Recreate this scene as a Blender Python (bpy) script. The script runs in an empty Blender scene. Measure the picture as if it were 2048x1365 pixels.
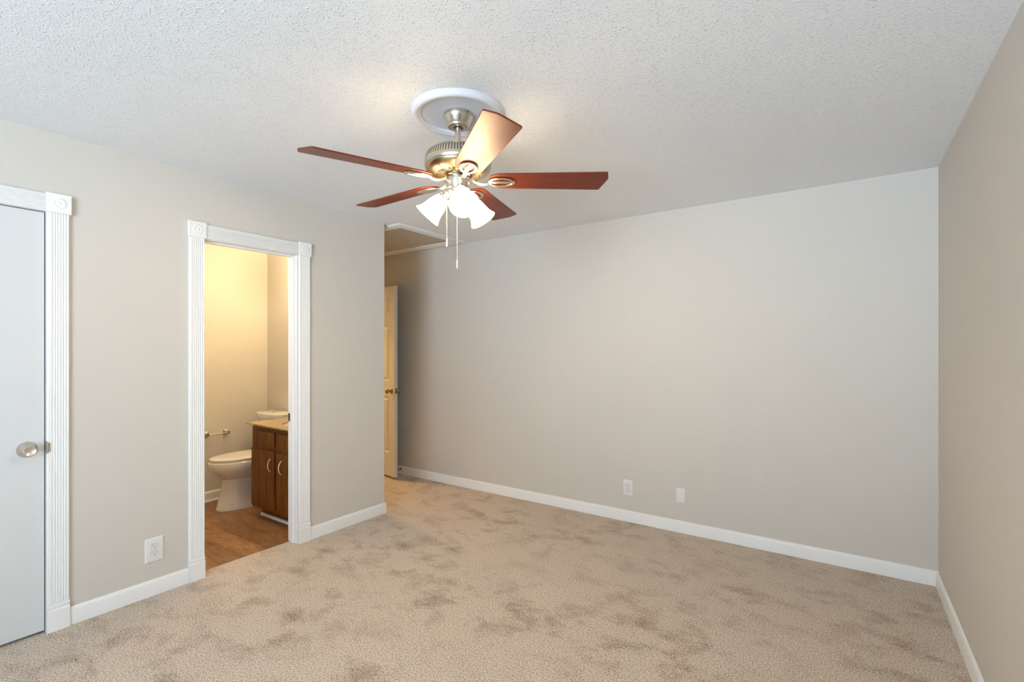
import bpy, bmesh, math, random
from mathutils import Vector, Matrix

random.seed(7)
PI = math.pi
scene = bpy.context.scene
COL = scene.collection

# ------------------------------------------------------------------ camera
YAW = 0.6027
CAM_H = 1.3775
FPX, CYPX = 968.23, 699.57          # focal length and horizon row of the 2048 x 1365 frame
cam_data = bpy.data.cameras.new('camera')
cam_data.sensor_fit = 'HORIZONTAL'
cam_data.sensor_width = 36.0
cam_data.lens = FPX / 2048 * 36.0
cam_data.shift_y = (CYPX - 682.5) / 2048
cam_data.clip_start = 0.02
cam = bpy.data.objects.new('camera', cam_data)
COL.objects.link(cam)
cam.location = (0, 0, CAM_H)
cam.rotation_euler = (PI / 2, 0, YAW)
scene.camera = cam

# ------------------------------------------------------------------ exposure
scene.view_settings.view_transform = 'Standard'
scene.view_settings.look = 'None'
scene.view_settings.exposure = 0.0
scene.view_settings.gamma = 1.0
scene.view_settings.use_curve_mapping = False

# ------------------------------------------------------------------ sky outside the bedroom windows
SKY = (0.64, 0.83, 1.0)
SKY_STRENGTH = 12.9
world = bpy.data.worlds.new('overcast_sky')
scene.world = world
world.use_nodes = True
bg = world.node_tree.nodes['Background']
bg.inputs['Strength'].default_value = SKY_STRENGTH
# overcast sky above the horizon, added bright lower half to light the ceiling
_t = world.node_tree.nodes.new('ShaderNodeTexCoord')
_s = world.node_tree.nodes.new('ShaderNodeSeparateXYZ')
_r = world.node_tree.nodes.new('ShaderNodeValToRGB')
_r.color_ramp.elements[0].position = 0.46
_r.color_ramp.elements[0].color = (2.2 * 0.67, 2.2 * 0.84, 2.2 * 1.0, 1)
_r.color_ramp.elements[1].position = 0.54
_r.color_ramp.elements[1].color = (0.66 * SKY[0], 0.66 * SKY[1], 0.66 * SKY[2], 1)
_m = world.node_tree.nodes.new('ShaderNodeMapRange')
_m.inputs['From Min'].default_value = -1
world.node_tree.links.new(_t.outputs['Generated'], _s.inputs[0])
world.node_tree.links.new(_s.outputs['Z'], _m.inputs['Value'])
world.node_tree.links.new(_m.outputs['Result'], _r.inputs['Fac'])
world.node_tree.links.new(_r.outputs['Color'], bg.inputs['Color'])
LAMP_GLOW = 26.0                      # ceiling fan shades
BULB_GLOW = 930.0                     # bulbs seen through the mouths of the shades
LAMP_COLOR = (1.0, 0.74, 0.44)
VANITY_GLOW = 122.0
BATH_FILL_GLOW = 48.0              # added fill lamp on the bathroom ceiling, unseen                    # bathroom light bar
VANITY_COLOR = (1.0, 0.735, 0.41)
HALL_COLOR = (1.0, 0.60, 0.19)
HALL_GLOW = 175.0                      # flush lamp in the corridor beyond the hall doorway

# ------------------------------------------------------------------ room dimensions (metres)
XR, YB, XL, YC, H = 0.4472, 3.7255, -3.1998, 2.752, 2.44
WT = 0.11                             # partition thickness
YREAR = -2.75
XHALL = -4.70                         # wall at the end of the small hall
XBATH, YBATH = -4.775, 2.611
YBATH0 = 0.95
DOOR_H = 2.047


# ------------------------------------------------------------------ materials
def new_mat(name):
    m = bpy.data.materials.new(name)
    m.use_nodes = True
    nt = m.node_tree
    return m, nt, nt.nodes['Principled BSDF']


def node(nt, kind, **kw):
    n = nt.nodes.new(kind)
    for k, v in kw.items():
        setattr(n, k, v)
    return n


def coords(nt, scale=(1, 1, 1), rot=(0, 0, 0), space='Object'):
    t = node(nt, 'ShaderNodeTexCoord')
    mp = node(nt, 'ShaderNodeMapping')
    mp.inputs['Scale'].default_value = scale
    mp.inputs['Rotation'].default_value = rot
    nt.links.new(t.outputs[space], mp.inputs['Vector'])
    return mp.outputs['Vector']


def noise(nt, vec, scale, detail=2.0, rough=0.5, dist=0.0):
    n = node(nt, 'ShaderNodeTexNoise')
    n.inputs['Scale'].default_value = scale
    n.inputs['Detail'].default_value = detail
    n.inputs['Roughness'].default_value = rough
    n.inputs['Distortion'].default_value = dist
    nt.links.new(vec, n.inputs['Vector'])
    return n.outputs['Fac']


def ramp(nt, fac, stops, interp='LINEAR'):
    r = node(nt, 'ShaderNodeValToRGB')
    r.color_ramp.interpolation = interp
    els = r.color_ramp.elements
    while len(els) < len(stops):
        els.new(0.5)
    for e, (p, c) in zip(els, stops):
        e.position = p
        e.color = (*c, 1) if len(c) == 3 else c
    nt.links.new(fac, r.inputs['Fac'])
    return r.outputs['Color']


def mix(nt, kind, a, b, fac=1.0):
    n = node(nt, 'ShaderNodeMix', data_type='RGBA', blend_type=kind)
    for sock, v in ((n.inputs['Factor'], fac), (n.inputs['A'], a), (n.inputs['B'], b)):
        if hasattr(v, 'node'):
            nt.links.new(v, sock)
        elif isinstance(v, tuple):
            sock.default_value = (*v, 1)
        else:
            sock.default_value = v
    return n.outputs['Result']


def bump(nt, bsdf, height, strength, dist):
    b = node(nt, 'ShaderNodeBump')
    b.inputs['Strength'].default_value = strength
    b.inputs['Distance'].default_value = dist
    nt.links.new(height, b.inputs['Height'])
    nt.links.new(b.outputs['Normal'], bsdf.inputs['Normal'])


def simple(name, color, rough=0.5, metal=0.0, spec=0.5, coat=0.0, coat_rough=0.1):
    m, nt, b = new_mat(name)
    b.inputs['Base Color'].default_value = (*color, 1)
    b.inputs['Roughness'].default_value = rough
    b.inputs['Metallic'].default_value = metal
    b.inputs['Specular IOR Level'].default_value = spec
    b.inputs['Coat Weight'].default_value = coat
    b.inputs['Coat Roughness'].default_value = coat_rough
    return m


def paint(name, color, rough, amount, scale):
    m, nt, b = new_mat(name)
    v = coords(nt)
    f = noise(nt, v, 1.3, 3)
    lo = tuple(c * 0.985 for c in color)
    nt.links.new(ramp(nt, f, [(0.3, lo), (0.7, color)]), b.inputs['Base Color'])
    b.inputs['Roughness'].default_value = rough
    b.inputs['Specular IOR Level'].default_value = 0.3
    bump(nt, b, noise(nt, v, scale, 2), amount, 0.001)
    return m


M = {}
M['wall'] = paint('greige_wall_paint', (0.655, 0.619, 0.568), 0.62, 0.25, 320)
M['bath_wall'] = paint('bathroom_wall_paint', (0.655, 0.622, 0.56), 0.55, 0.2, 320)
M['trim'] = paint('white_trim_paint', (0.89, 0.89, 0.885), 0.38, 0.03, 90)
M['door_white'] = paint('white_door_paint', (0.69, 0.70, 0.705), 0.42, 0.1, 160)
M['plastic'] = simple('white_plate_plastic', (0.80, 0.79, 0.77), 0.35)
M['slot'] = simple('dark_slot', (0.02, 0.02, 0.02), 0.6)
M['porcelain'] = simple('white_porcelain', (0.80, 0.77, 0.72), 0.12, coat=0.4, coat_rough=0.05)
M['seat_plastic'] = simple('toilet_seat_plastic', (0.82, 0.79, 0.74), 0.22)
M['nickel'] = simple('brushed_nickel', (0.64, 0.58, 0.49), 0.30, 1.0)
M['bowl'] = simple('satin_motor_bowl', (0.50, 0.40, 0.25), 0.30, 1.0)  # golden cast of the warm fan lamps put into the nickel colour
M['nickel_bright'] = simple('satin_nickel_bright', (0.78, 0.75, 0.70), 0.2, 1.0)
M['brass'] = simple('aged_brass', (0.42, 0.30, 0.15), 0.28, 1.0)
M['iron'] = simple('blade_iron_nickel', (0.74, 0.67, 0.55), 0.22, 1.0)
M['dark_metal'] = simple('dark_latch_metal', (0.22, 0.19, 0.15), 0.35, 1.0)
M['chain'] = simple('pull_chain_metal', (0.85, 0.80, 0.70), 0.25, 1.0)
M['fob'] = simple('pull_fob_ivory', (0.78, 0.72, 0.60), 0.4)
M['black'] = simple('black_rubber', (0.02, 0.02, 0.02), 0.6)
M['medallion'] = simple('medallion_paint', (0.74, 0.75, 0.80), 0.5)
M['cream_pull'] = simple('satin_pull_metal', (0.86, 0.80, 0.68), 0.3, 0.6)


def mat_ceiling():
    m, nt, b = new_mat('popcorn_ceiling')
    v = coords(nt)
    a = noise(nt, v, 95, 3, 0.55, 0.3)
    vor = node(nt, 'ShaderNodeTexVoronoi')
    vor.inputs['Scale'].default_value = 105
    nt.links.new(v, vor.inputs['Vector'])
    lumps = ramp(nt, vor.outputs['Distance'], [(0.0, (1, 1, 1)), (0.55, (0, 0, 0))])
    h = mix(nt, 'MULTIPLY', lumps, ramp(nt, a, [(0.42, (0, 0, 0)), (0.62, (1, 1, 1))]))
    h = mix(nt, 'ADD', h, ramp(nt, noise(nt, v, 330, 2), [(0.3, (0, 0, 0)), (0.8, (.35, .35, .35))]))
    b.inputs['Base Color'].default_value = (0.91, 0.925, 0.945, 1)
    b.inputs['Roughness'].default_value = 0.75
    b.inputs['Specular IOR Level'].default_value = 0.35
    bump(nt, b, h, 0.8, 0.0055)
    return m


M['ceiling'] = mat_ceiling()


def mat_carpet():
    m, nt, b = new_mat('beige_cut_pile_carpet')
    v = coords(nt)
    grain = noise(nt, v, 145, 4, 0.75)
    fine = noise(nt, v, 300, 2, 0.6)
    tuft = node(nt, 'ShaderNodeTexVoronoi')
    tuft.inputs['Scale'].default_value = 150
    nt.links.new(v, tuft.inputs['Vector'])
    # trodden pile and wear marks: more of the dark tuft roots show there
    p1 = noise(nt, coords(nt, (1.0, 1.35, 1), (0, 0, .5)), 4.6, 6, 0.66, 0.2)
    p2 = noise(nt, coords(nt, (1, 1, 1), (0, 0, .6)), 1.35, 2, 0.5)
    worn = mix(nt, 'MULTIPLY', ramp(nt, p1, [(0.48, (0, 0, 0)), (0.70, (1, 1, 1))]),
               ramp(nt, p2, [(0.38, (0.25, 0.25, 0.25)), (0.60, (1, 1, 1))]))
    low = mix(nt, 'SUBTRACT', ramp(nt, grain, [(0, (0, 0, 0)), (1, (1, 1, 1))]), mix(nt, 'MULTIPLY', worn, (0.085, 0.085, 0.085)))
    base = ramp(nt, low, [(0.31, (0.16, 0.105, 0.068)), (0.42, (0.46, 0.365, 0.285)),
                          (0.50, (0.80, 0.670, 0.545)), (0.66, (1.0, 0.89, 0.76))])
    base = mix(nt, 'MULTIPLY', base, ramp(nt, fine, [(0.34, (0.60, 0.57, 0.53)), (0.54, (1.06, 1.06, 1.06))]))
    base = mix(nt, 'MULTIPLY', base, (0.80, 0.765, 0.72), worn)
    nt.links.new(base, b.inputs['Base Color'])
    b.inputs['Roughness'].default_value = 0.95
    b.inputs['Specular IOR Level'].default_value = 0.1
    b.inputs['Sheen Weight'].default_value = 0.15
    h = mix(nt, 'ADD', ramp(nt, grain, [(0.3, (0, 0, 0)), (0.75, (1, 1, 1))]),
            ramp(nt, tuft.outputs['Distance'], [(0.0, (.6, .6, .6)), (0.6, (0, 0, 0))]))
    bump(nt, b, h, 0.6, 0.006)
    return m


M['carpet'] = mat_carpet()


def mat_wood_floor():
    m, nt, b = new_mat('vinyl_plank_floor')
    br = node(nt, 'ShaderNodeTexBrick')
    br.offset = 0.37
    br.inputs['Color1'].default_value = (0.15, 0.15, 0.15, 1)
    br.inputs['Color2'].default_value = (0.85, 0.85, 0.85, 1)
    br.inputs['Mortar'].default_value = (0.09, 0.09, 0.09, 1)
    br.inputs['Scale'].default_value = 1.0
    br.inputs['Mortar Size'].default_value = 0.0012
    br.inputs['Brick Width'].default_value = 0.95
    br.inputs['Row Height'].default_value = 0.15
    nt.links.new(coords(nt), br.inputs['Vector'])
    g = noise(nt, coords(nt, (1.5, 7, 1)), 3.0, 7, 0.66, 1.4)
    wood = ramp(nt, g, [(0.25, (0.13, 0.062, 0.026)), (0.5, (0.29, 0.145, 0.065)), (0.75, (0.46, 0.26, 0.13))])
    tint = ramp(nt, br.outputs['Color'], [(0.0, (0.55, 0.52, 0.5)), (0.15, (0.76, 0.74, 0.72)), (0.9, (1.25, 1.22, 1.16))])
    nt.links.new(mix(nt, 'MULTIPLY', wood, tint), b.inputs['Base Color'])
    b.inputs['Roughness'].default_value = 0.42
    bump(nt, b, g, 0.12, 0.001)
    return m


M['plank'] = mat_wood_floor()


def mat_blade():
    m, nt, b = new_mat('cherry_blade_wood')
    g = noise(nt, coords(nt, (2.2, 46, 46)), 2.6, 5, 0.6, 0.5)
    nt.links.new(ramp(nt, g, [(0.25, (0.095, 0.017, 0.007)), (0.55, (0.170, 0.026, 0.009)), (0.80, (0.225, 0.040, 0.013))]),
                 b.inputs['Base Color'])
    b.inputs['Roughness'].default_value = 0.40
    b.inputs['Specular IOR Level'].default_value = 0.30
    b.inputs['Coat Weight'].default_value = 0.12
    b.inputs['Coat Roughness'].default_value = 0.3
    return m


M['blade'] = mat_blade()


def mat_cabinet():
    m, nt, b = new_mat('stained_oak_cabinet')
    g = noise(nt, coords(nt, (42, 42, 2.4)), 1.7, 6, 0.62, 0.6)
    nt.links.new(ramp(nt, g, [(0.28, (0.060, 0.018, 0.0025)), (0.52, (0.155, 0.050, 0.006)), (0.78, (0.26, 0.098, 0.012))]),
                 b.inputs['Base Color'])
    b.inputs['Roughness'].default_value = 0.36
    b.inputs['Specular IOR Level'].default_value = 0.25
    return m


M['cabinet'] = mat_cabinet()


def mat_granite():
    m, nt, b = new_mat('tan_granite')
    v = coords(nt)
    a = noise(nt, v, 170, 4, 0.7)
    c = ramp(nt, a, [(0.30, (0.10, 0.055, 0.022)), (0.42, (0.42, 0.27, 0.125)), (0.55, (0.56, 0.40, 0.215)), (0.72, (0.76, 0.62, 0.42))])
    nt.links.new(c, b.inputs['Base Color'])
    b.inputs['Roughness'].default_value = 0.15
    return m


M['granite'] = mat_granite()


def mat_lamp(name, color, strength):
    m, nt, b = new_mat(name)
    b.inputs['Base Color'].default_value = (0.9, 0.87, 0.8, 1)
    b.inputs['Roughness'].default_value = 0.3
    b.inputs['Emission Color'].default_value = (*color, 1)
    b.inputs['Emission Strength'].default_value = strength
    return m


M['lamp'] = mat_lamp('lit_frosted_glass', LAMP_COLOR, LAMP_GLOW)
M['bulb'] = mat_lamp('lit_bulb', LAMP_COLOR, BULB_GLOW)
M['vanity_lamp'] = mat_lamp('lit_vanity_glass', VANITY_COLOR, VANITY_GLOW)


M['bath_fill'] = mat_lamp('bathroom_fill_glow', (1.0, 0.76, 0.46), BATH_FILL_GLOW)
M['hall_lamp'] = mat_lamp('lit_corridor_glass', HALL_COLOR, HALL_GLOW)


def mat_glass():
    m, nt, b = new_mat('window_glass')
    out = nt.nodes['Material Output']
    tr = node(nt, 'ShaderNodeBsdfTransparent')
    gl = node(nt, 'ShaderNodeBsdfGlossy')
    gl.inputs['Roughness'].default_value = 0.02
    mx = node(nt, 'ShaderNodeMixShader')
    mx.inputs['Fac'].default_value = 0.06
    nt.links.new(tr.outputs[0], mx.inputs[1])
    nt.links.new(gl.outputs[0], mx.inputs[2])
    nt.links.new(mx.outputs[0], out.inputs['Surface'])
    return m


M['glass'] = mat_glass()


# ------------------------------------------------------------------ mesh helpers
class MB:
    def __init__(self):
        self.v, self.f = [], []

    def add(self, vs, fs):
        o = len(self.v)
        self.v += [Vector(p) for p in vs]
        self.f += [tuple(i + o for i in f) for f in fs]
        return self

    def box(self, x0, x1, y0, y1, z0, z1):
        vs = [(x, y, z) for z in (z0, z1) for y in (y0, y1) for x in (x0, x1)]
        return self.add(vs, [(0, 2, 3, 1), (4, 5, 7, 6), (0, 1, 5, 4), (2, 6, 7, 3), (0, 4, 6, 2), (1, 3, 7, 5)])

    def prism(self, poly, fn):
        """poly: list of 2-D points; fn(p, t) -> 3-D point, t in (0, 1)"""
        n = len(poly)
        vs = [fn(p, 0) for p in poly] + [fn(p, 1) for p in poly]
        fs = [tuple(range(n - 1, -1, -1)), tuple(range(n, 2 * n))]
        fs += [(i, (i + 1) % n, n + (i + 1) % n, n + i) for i in range(n)]
        return self.add(vs, fs)

    def lathe(self, prof, seg=40, mat=None, close=True):
        """prof: (r, z) pairs from one end to the other, round the z axis, then placed by mat"""
        mat = mat or Matrix()
        vs, fs, rings = [], [], []
        for r, z in prof:
            if r < 1e-6:
                rings.append([len(vs)])
                vs.append(mat @ Vector((0, 0, z)))
            else:
                rings.append(list(range(len(vs), len(vs) + seg)))
                vs += [mat @ Vector((r * math.cos(2 * PI * k / seg), r * math.sin(2 * PI * k / seg), z)) for k in range(seg)]
        for a, b in zip(rings, rings[1:]):
            if len(a) == 1 and len(b) == 1:
                continue
            for k in range(seg):
                k2 = (k + 1) % seg
                if len(a) == 1:
                    fs.append((a[0], b[k2], b[k]))
                elif len(b) == 1:
                    fs.append((a[k], a[k2], b[0]))
                else:
                    fs.append((a[k], a[k2], b[k2], b[k]))
        if close:
            for rg in (rings[0], rings[-1]):
                if len(rg) > 1:
                    fs.append(tuple(rg))
        return self.add(vs, fs)

    def tube(self, pts, r, seg=10, closed=False, flat=1.0, up=Vector((0, 0, 1))):
        pts = [Vector(p) for p in pts]
        n = len(pts)
        rs = r if isinstance(r, (list, tuple)) else [r] * n
        vs, fs = [], []
        for i, p in enumerate(pts):
            a = pts[(i - 1) % n] if (closed or i > 0) else p
            b = pts[(i + 1) % n] if (closed or i < n - 1) else p
            t = (b - a).normalized()
            u = up if abs(t.dot(up)) < 0.95 else Vector((1, 0, 0))
            s = t.cross(u).normalized()
            w = s.cross(t).normalized()
            for k in range(seg):
                an = 2 * PI * k / seg
                vs.append(p + s * math.cos(an) * rs[i] + w * math.sin(an) * rs[i] * flat)
        m = n if closed else n - 1
        for i in range(m):
            j = (i + 1) % n
            for k in range(seg):
                k2 = (k + 1) % seg
                fs.append((i * seg + k, i * seg + k2, j * seg + k2, j * seg + k))
        if not closed:
            fs.append(tuple(range(seg - 1, -1, -1)))
            fs.append(tuple(range((n - 1) * seg, n * seg)))
        return self.add(vs, fs)

    def loft(self, rings, caps=True):
        n = len(rings[0])
        vs, fs = [], []
        for r in rings:
            vs += r
        for i in range(len(rings) - 1):
            for k in range(n):
                k2 = (k + 1) % n
                fs.append((i * n + k, i * n + k2, (i + 1) * n + k2, (i + 1) * n + k))
        if caps:
            fs.append(tuple(range(n - 1, -1, -1)))
            fs.append(tuple(range((len(rings) - 1) * n, len(rings) * n)))
        return self.add(vs, fs)

    def move(self, mat):
        self.v = [mat @ p for p in self.v]
        return self


def world_loc(o):
    p = Vector((0, 0, 0))
    while o is not None:
        p += o.location
        o = o.parent
    return p


def obj(name, mb, mat, parent=None, smooth=None, bevel=0.0, seg=2, local=False, at=None):
    """links mb as one mesh object. Coordinates are world ones unless local."""
    off = Vector((0, 0, 0)) if local or parent is None else world_loc(parent)
    at = Vector(at) if at is not None else None
    if at is not None:
        off = at
    me = bpy.data.meshes.new(name)
    me.from_pydata([p - off for p in mb.v], [], mb.f)
    me.materials.append(mat if not isinstance(mat, str) else M[mat])
    bm = bmesh.new()
    bm.from_mesh(me)
    bmesh.ops.recalc_face_normals(bm, faces=bm.faces)
    bm.to_mesh(me)
    bm.free()
    o = bpy.data.objects.new(name, me)
    COL.objects.link(o)
    if parent is not None:
        o.parent = parent
    if at is not None:
        o.location = at - (world_loc(parent) if parent is not None else Vector((0, 0, 0)))
    if smooth:
        me.polygons.foreach_set('use_smooth', [True] * len(me.polygons))
        me.set_sharp_from_angle(angle=math.radians(smooth))
    if bevel:
        b = o.modifiers.new('edge', 'BEVEL')
        b.width = bevel
        b.segments = seg
        b.limit_method = 'ANGLE'
        b.harden_normals = False
    return o


def tag(o, label=None, cat=None, group=None, kind=None):
    for k, v in (('label', label), ('category', cat), ('group', group), ('kind', kind)):
        if v:
            o[k] = v
    return o


def thing(name, loc, label, cat, group=None, kind=None):
    o = bpy.data.objects.new(name, None)
    COL.objects.link(o)
    o.location = loc
    o.empty_display_size = 0.05
    return tag(o, label, cat, group, kind)


def struct(name, mb, mat, label=None, cat=None, **kw):
    return tag(obj(name, mb, mat, **kw), label, cat, None, 'structure')


# ------------------------------------------------------------------ shell: floors and ceiling
CL0, CL1 = -0.107, 0.653               # closet door opening along the left wall
BD0, BD1 = 1.358, 1.966                # bathroom door opening
HD0, HD1 = 2.855, 3.625                # hall door opening (end wall of the hall)
XCAR = XL - 0.085                      # carpet / plank joint inside the bathroom doorway

b = MB()
b.box(XL, XR, YREAR, YB, -0.05, 0)
b.box(-5.9, XL, YC, YB, -0.05, 0)
b.box(XCAR, XL, BD0, BD1, -0.05, 0)
b.box(XL - WT, XL, CL0, CL1, -0.05, 0)
struct('floor_carpet', b, 'carpet', 'beige cut pile carpet with darker worn patches', 'floor')
b = MB()
b.box(XBATH, XCAR, YBATH0, YBATH, -0.05, -0.003)
struct('floor_bathroom', b, 'plank', 'brown wood plank floor inside the bathroom', 'floor')
b = MB()
b.box(-5.9, XR + 0.12, YREAR - 0.12, YB + 0.12, H, H + 0.1)
struct('ceiling', b, 'ceiling', 'white popcorn textured ceiling', 'ceiling')

# ------------------------------------------------------------------ shell: walls
b = MB()
x0, x1 = XL - WT, XL
b.box(x0, x1, YREAR, CL0, 0, H)
b.box(x0, x1, CL0, CL1, DOOR_H, H)
b.box(x0, x1, CL1, BD0, 0, H)
b.box(x0, x1, BD0, BD1, 2.058, H)
b.box(x0, x1, BD1, YC - 0.001, 0, H)
struct('wall_left', b, 'wall', 'greige left wall with two white framed doorways', 'wall')
b = MB()
b.box(-5.9, XR + 0.12, YB, YB + 0.12, -0.05, H)
struct('wall_back', b, 'wall', 'long greige back wall facing the camera', 'wall')
b = MB()
WZ0, WZ1 = 0.06, 2.26                  # window heights
WX0, WX1 = -1.20, 0.38                # window in the rear wall
b.box(XR, XR + 0.12, YREAR, YB, -0.05, H)
struct('wall_right', b, 'wall', 'greige right wall close to the camera', 'wall')
b = MB()
b.box(x0, WX0, YREAR - 0.12, YREAR, -0.05, H)
b.box(WX1, XR + 0.12, YREAR - 0.12, YREAR, -0.05, H)
b.box(WX0, WX1, YREAR - 0.12, YREAR, -0.05, WZ0)
b.box(WX0, WX1, YREAR - 0.12, YREAR, WZ1, H)
struct('wall_rear', b, 'wall', 'greige rear wall with the bedroom window', 'wall')
b = MB()
b.box(-5.9, XL - WT, YC - WT - 0.0305, YC, 0, H)
b.box(XL - WT, XL - 0.0005, YC - WT, YC, 0, H)
struct('wall_hall', b, 'wall', 'greige partition between hall and bathroom', 'wall')
b = MB()
b.box(XHALL - WT, XHALL, YC, HD0, 0, H)
b.box(XHALL - WT, XHALL, HD1, YB, 0, H)
b.box(XHALL - WT, XHALL, HD0, HD1, DOOR_H + 0.01, H)
b.box(-5.9, -5.8, YC, YB, 0, H)
struct('wall_hall_end', b, 'wall', 'greige wall around the hall doorway', 'wall')
b = MB()
b.box(XBATH - 0.1, XBATH, YBATH0 - 0.1, YBATH, -0.05, H)
struct('wall_bathroom_far', b, 'bath_wall', 'far bathroom wall behind the toilet paper holder', 'wall')
b = MB()
b.box(XBATH - 0.1, x0, YBATH0 - 0.1, YBATH0, -0.05, H)
struct('wall_bathroom_near', b, 'bath_wall', 'near bathroom wall', 'wall')
b = MB()
b.box(x0 - 0.6, x0, CL0 - 0.3, YBATH0 - 0.101, -0.05, H)
struct('wall_closet', b, 'bath_wall', 'closet interior behind the white flush door', 'wall')

# windows behind the camera, source of the daylight
def window(name, label, c, width, yaw):
    """sash window of the given width centred at c; yaw turns its local -y to the outside"""
    w = thing(name, (c[0], c[1], WZ0), label, 'window', kind='structure')
    w.rotation_euler = (0, 0, yaw)
    hh, hw, t = WZ1 - WZ0, width / 2, 0.05
    fr = MB()
    for xa, xb, za, zb in ((-hw, -hw + t, 0, hh), (hw - t, hw, 0, hh), (-hw + t, hw - t, 0, t), (-hw + t, hw - t, hh - t, hh),
                           (-hw + t, hw - t, hh / 2 - .02, hh / 2 + .02)):
        fr.box(xa, xb, -0.09, -0.03, za, zb)
    obj('window_frame', fr, 'trim', w, local=True)
    obj('pane', MB().box(-hw + t, hw - t, -0.062, -0.058, t, hh - t), 'glass', w, local=True)
    pl = bpy.data.lights.new('window_portal', 'AREA')
    pl.shape = 'RECTANGLE'
    pl.size, pl.size_y = width, hh
    pl.cycles.is_portal = True
    po = bpy.data.objects.new('window_portal', pl)
    COL.objects.link(po)
    po.parent = w
    po.location = (0, -0.13, hh / 2)
    po.rotation_euler = (PI / 2, 0, 0)


window('window_1', 'white framed bedroom window behind the camera', ((WX0 + WX1) / 2, YREAR), WX1 - WX0, 0)

# ------------------------------------------------------------------ baseboards
def base_profile(h, t):
    return [(0, 0), (t, 0), (t, h - 0.018), (t * 0.82, h - 0.009), (t * 0.45, h - 0.002), (0, h)]


def baseboard(name, a, c, n, h=0.088, t=0.013, label=None, z=0.0, prof=None):
    """runs from a to c along a wall, n is the wall's inward normal"""
    a, c, n = Vector(a), Vector(c), Vector(n)
    mb = MB().prism(prof or base_profile(h, t), lambda p, s: (a + (c - a) * s) + n * p[0] + Vector((0, 0, z + p[1])))
    return struct(name, mb, 'trim', label, 'baseboard', smooth=50)


EPS = 0.0006
baseboard('baseboard_back', (XHALL, YB - EPS, 0), (XR, YB - EPS, 0), (0, -1, 0), label='white baseboard along the back wall')
baseboard('baseboard_right', (XR - EPS, YREAR, 0), (XR - EPS, YB - 0.014, 0), (-1, 0, 0), h=0.086, label='white baseboard along the right wall')
baseboard('baseboard_left', (XL + EPS, CL1 + 0.0865, 0), (XL + EPS, 1.2705, 0), (1, 0, 0), label='white baseboard between the two white door frames')
mb = MB()
a = Vector((XL + EPS, 2.0565, 0))
c = Vector((XL + EPS, YC, 0))
pr = base_profile(0.088, 0.013)
rings = [[Vector((XL + EPS + p, 2.0565, q)) for p, q in pr],
         [Vector((XL + EPS + p, YC + EPS + p * 0.4, q)) for p, q in pr],
         [Vector((XL + EPS + p * 0.85, YC + EPS + p * 0.85, q)) for p, q in pr],
         [Vector((XL + EPS + p * 0.4, YC + EPS + p, q)) for p, q in pr],
         [Vector((XHALL, YC + EPS + p, q)) for p, q in pr]]
mb.loft(rings)
struct('baseboard_corner', mb, 'trim', 'white baseboard wrapping the corner into the hall', 'baseboard', smooth=50)
baseboard('baseboard_bathroom', (XBATH + EPS, YBATH0, -0.003), (XBATH + EPS, YBATH - 0.001, -0.003), (1, 0, 0), 0.09, 0.012, 'white baseboard on the far bathroom wall')
q = [(0.0, 0)] + [(0.018 * math.cos(i * PI / 12), 0.018 * math.sin(i * PI / 12)) for i in range(7)]
baseboard('trim_3', (XBATH + 0.0132, YBATH0, -0.003), (XBATH + 0.0132, YBATH - 0.001, -0.003), (1, 0, 0), label='white quarter round at the far bathroom wall', prof=q)


# ------------------------------------------------------------------ fluted door casings on the left wall
def fluted(y0, y1, z0, z1, x, t=0.016):
    """vertical casing with five flutes; profile runs along y"""
    w = y1 - y0
    prof = [(0, 0), (0, t * 0.72), (0.05 * w, t)]
    n = 6
    s, e = 0.20 * w, 0.93 * w
    st = (e - s) / n
    for i in range(n):
        c0 = s + st * i
        prof += [(c0 + st * 0.12, t), (c0 + st * 0.30, t - 0.0028), (c0 + st * 0.5, t - 0.0036), (c0 + st * 0.70, t - 0.0028), (c0 + st * 0.88, t)]
    prof += [(0.95 * w, t), (w, t * 0.72), (w, 0)]
    return MB().prism(prof, lambda p, k: Vector((x + p[1], y0 + p[0], z0 + (z1 - z0) * k)))


def rosette(y0, y1, z0, z1, x, t=0.022):
    mb = MB().box(x, x + t, y0, y1, z0, z1)
    m = Matrix.Translation((x, (y0 + y1) / 2, (z0 + z1) / 2)) @ Matrix.Rotation(PI / 2, 4, 'Y')
    R = (y1 - y0) * 0.32
    mb2 = MB().lathe([(0, t + .0035), (R * .20, t + .003), (R * .32, t + .0012), (R * .50, t + .001), (R * .62, t + .003), (R * .78, t + .0035),
                      (R * .88, t + .0015), (R, t + .0005), (R, t - 0.004)], 32, m)
    return mb, mb2


def plinth(y0, y1, z1, x, t=0.021):
    prof = [(0, 0), (t, 0), (t, z1 - .036), (t - .004, z1 - .031), (t - .008, z1 - .030), (t - .008, z1 - .026), (t - .003, z1 - .022), (t - .003, z1 - .014),
            (t - .009, z1 - .009), (t - .009, z1 - .006), (t - .005, z1 - .003), (t - .006, z1), (0, z1)]
    return MB().prism(prof, lambda p, k: Vector((x + p[0], y0 + (y1 - y0) * k, p[1])))


def head_casing(y0, y1, z0, z1, x, t=0.018):
    """flat board with shallow sunk courses"""
    n = 7
    prof = [(0, 0), (t * .8, 0), (t, .004)]
    h = z1 - z0
    for i in range(n):
        c = 0.01 + (h - .02) * i / n
        s = (h - .02) / n
        prof += [(t, c + s * .1), (t - .0022, c + s * .35), (t - .0022, c + s * .65), (t, c + s * .9)]
    prof += [(t, h - .004), (t * .8, h), (0, h)]
    return MB().prism(prof, lambda p, k: Vector((x + p[0], y0 + (y1 - y0) * k, z0 + p[1])))


M['head'] = None


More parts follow.
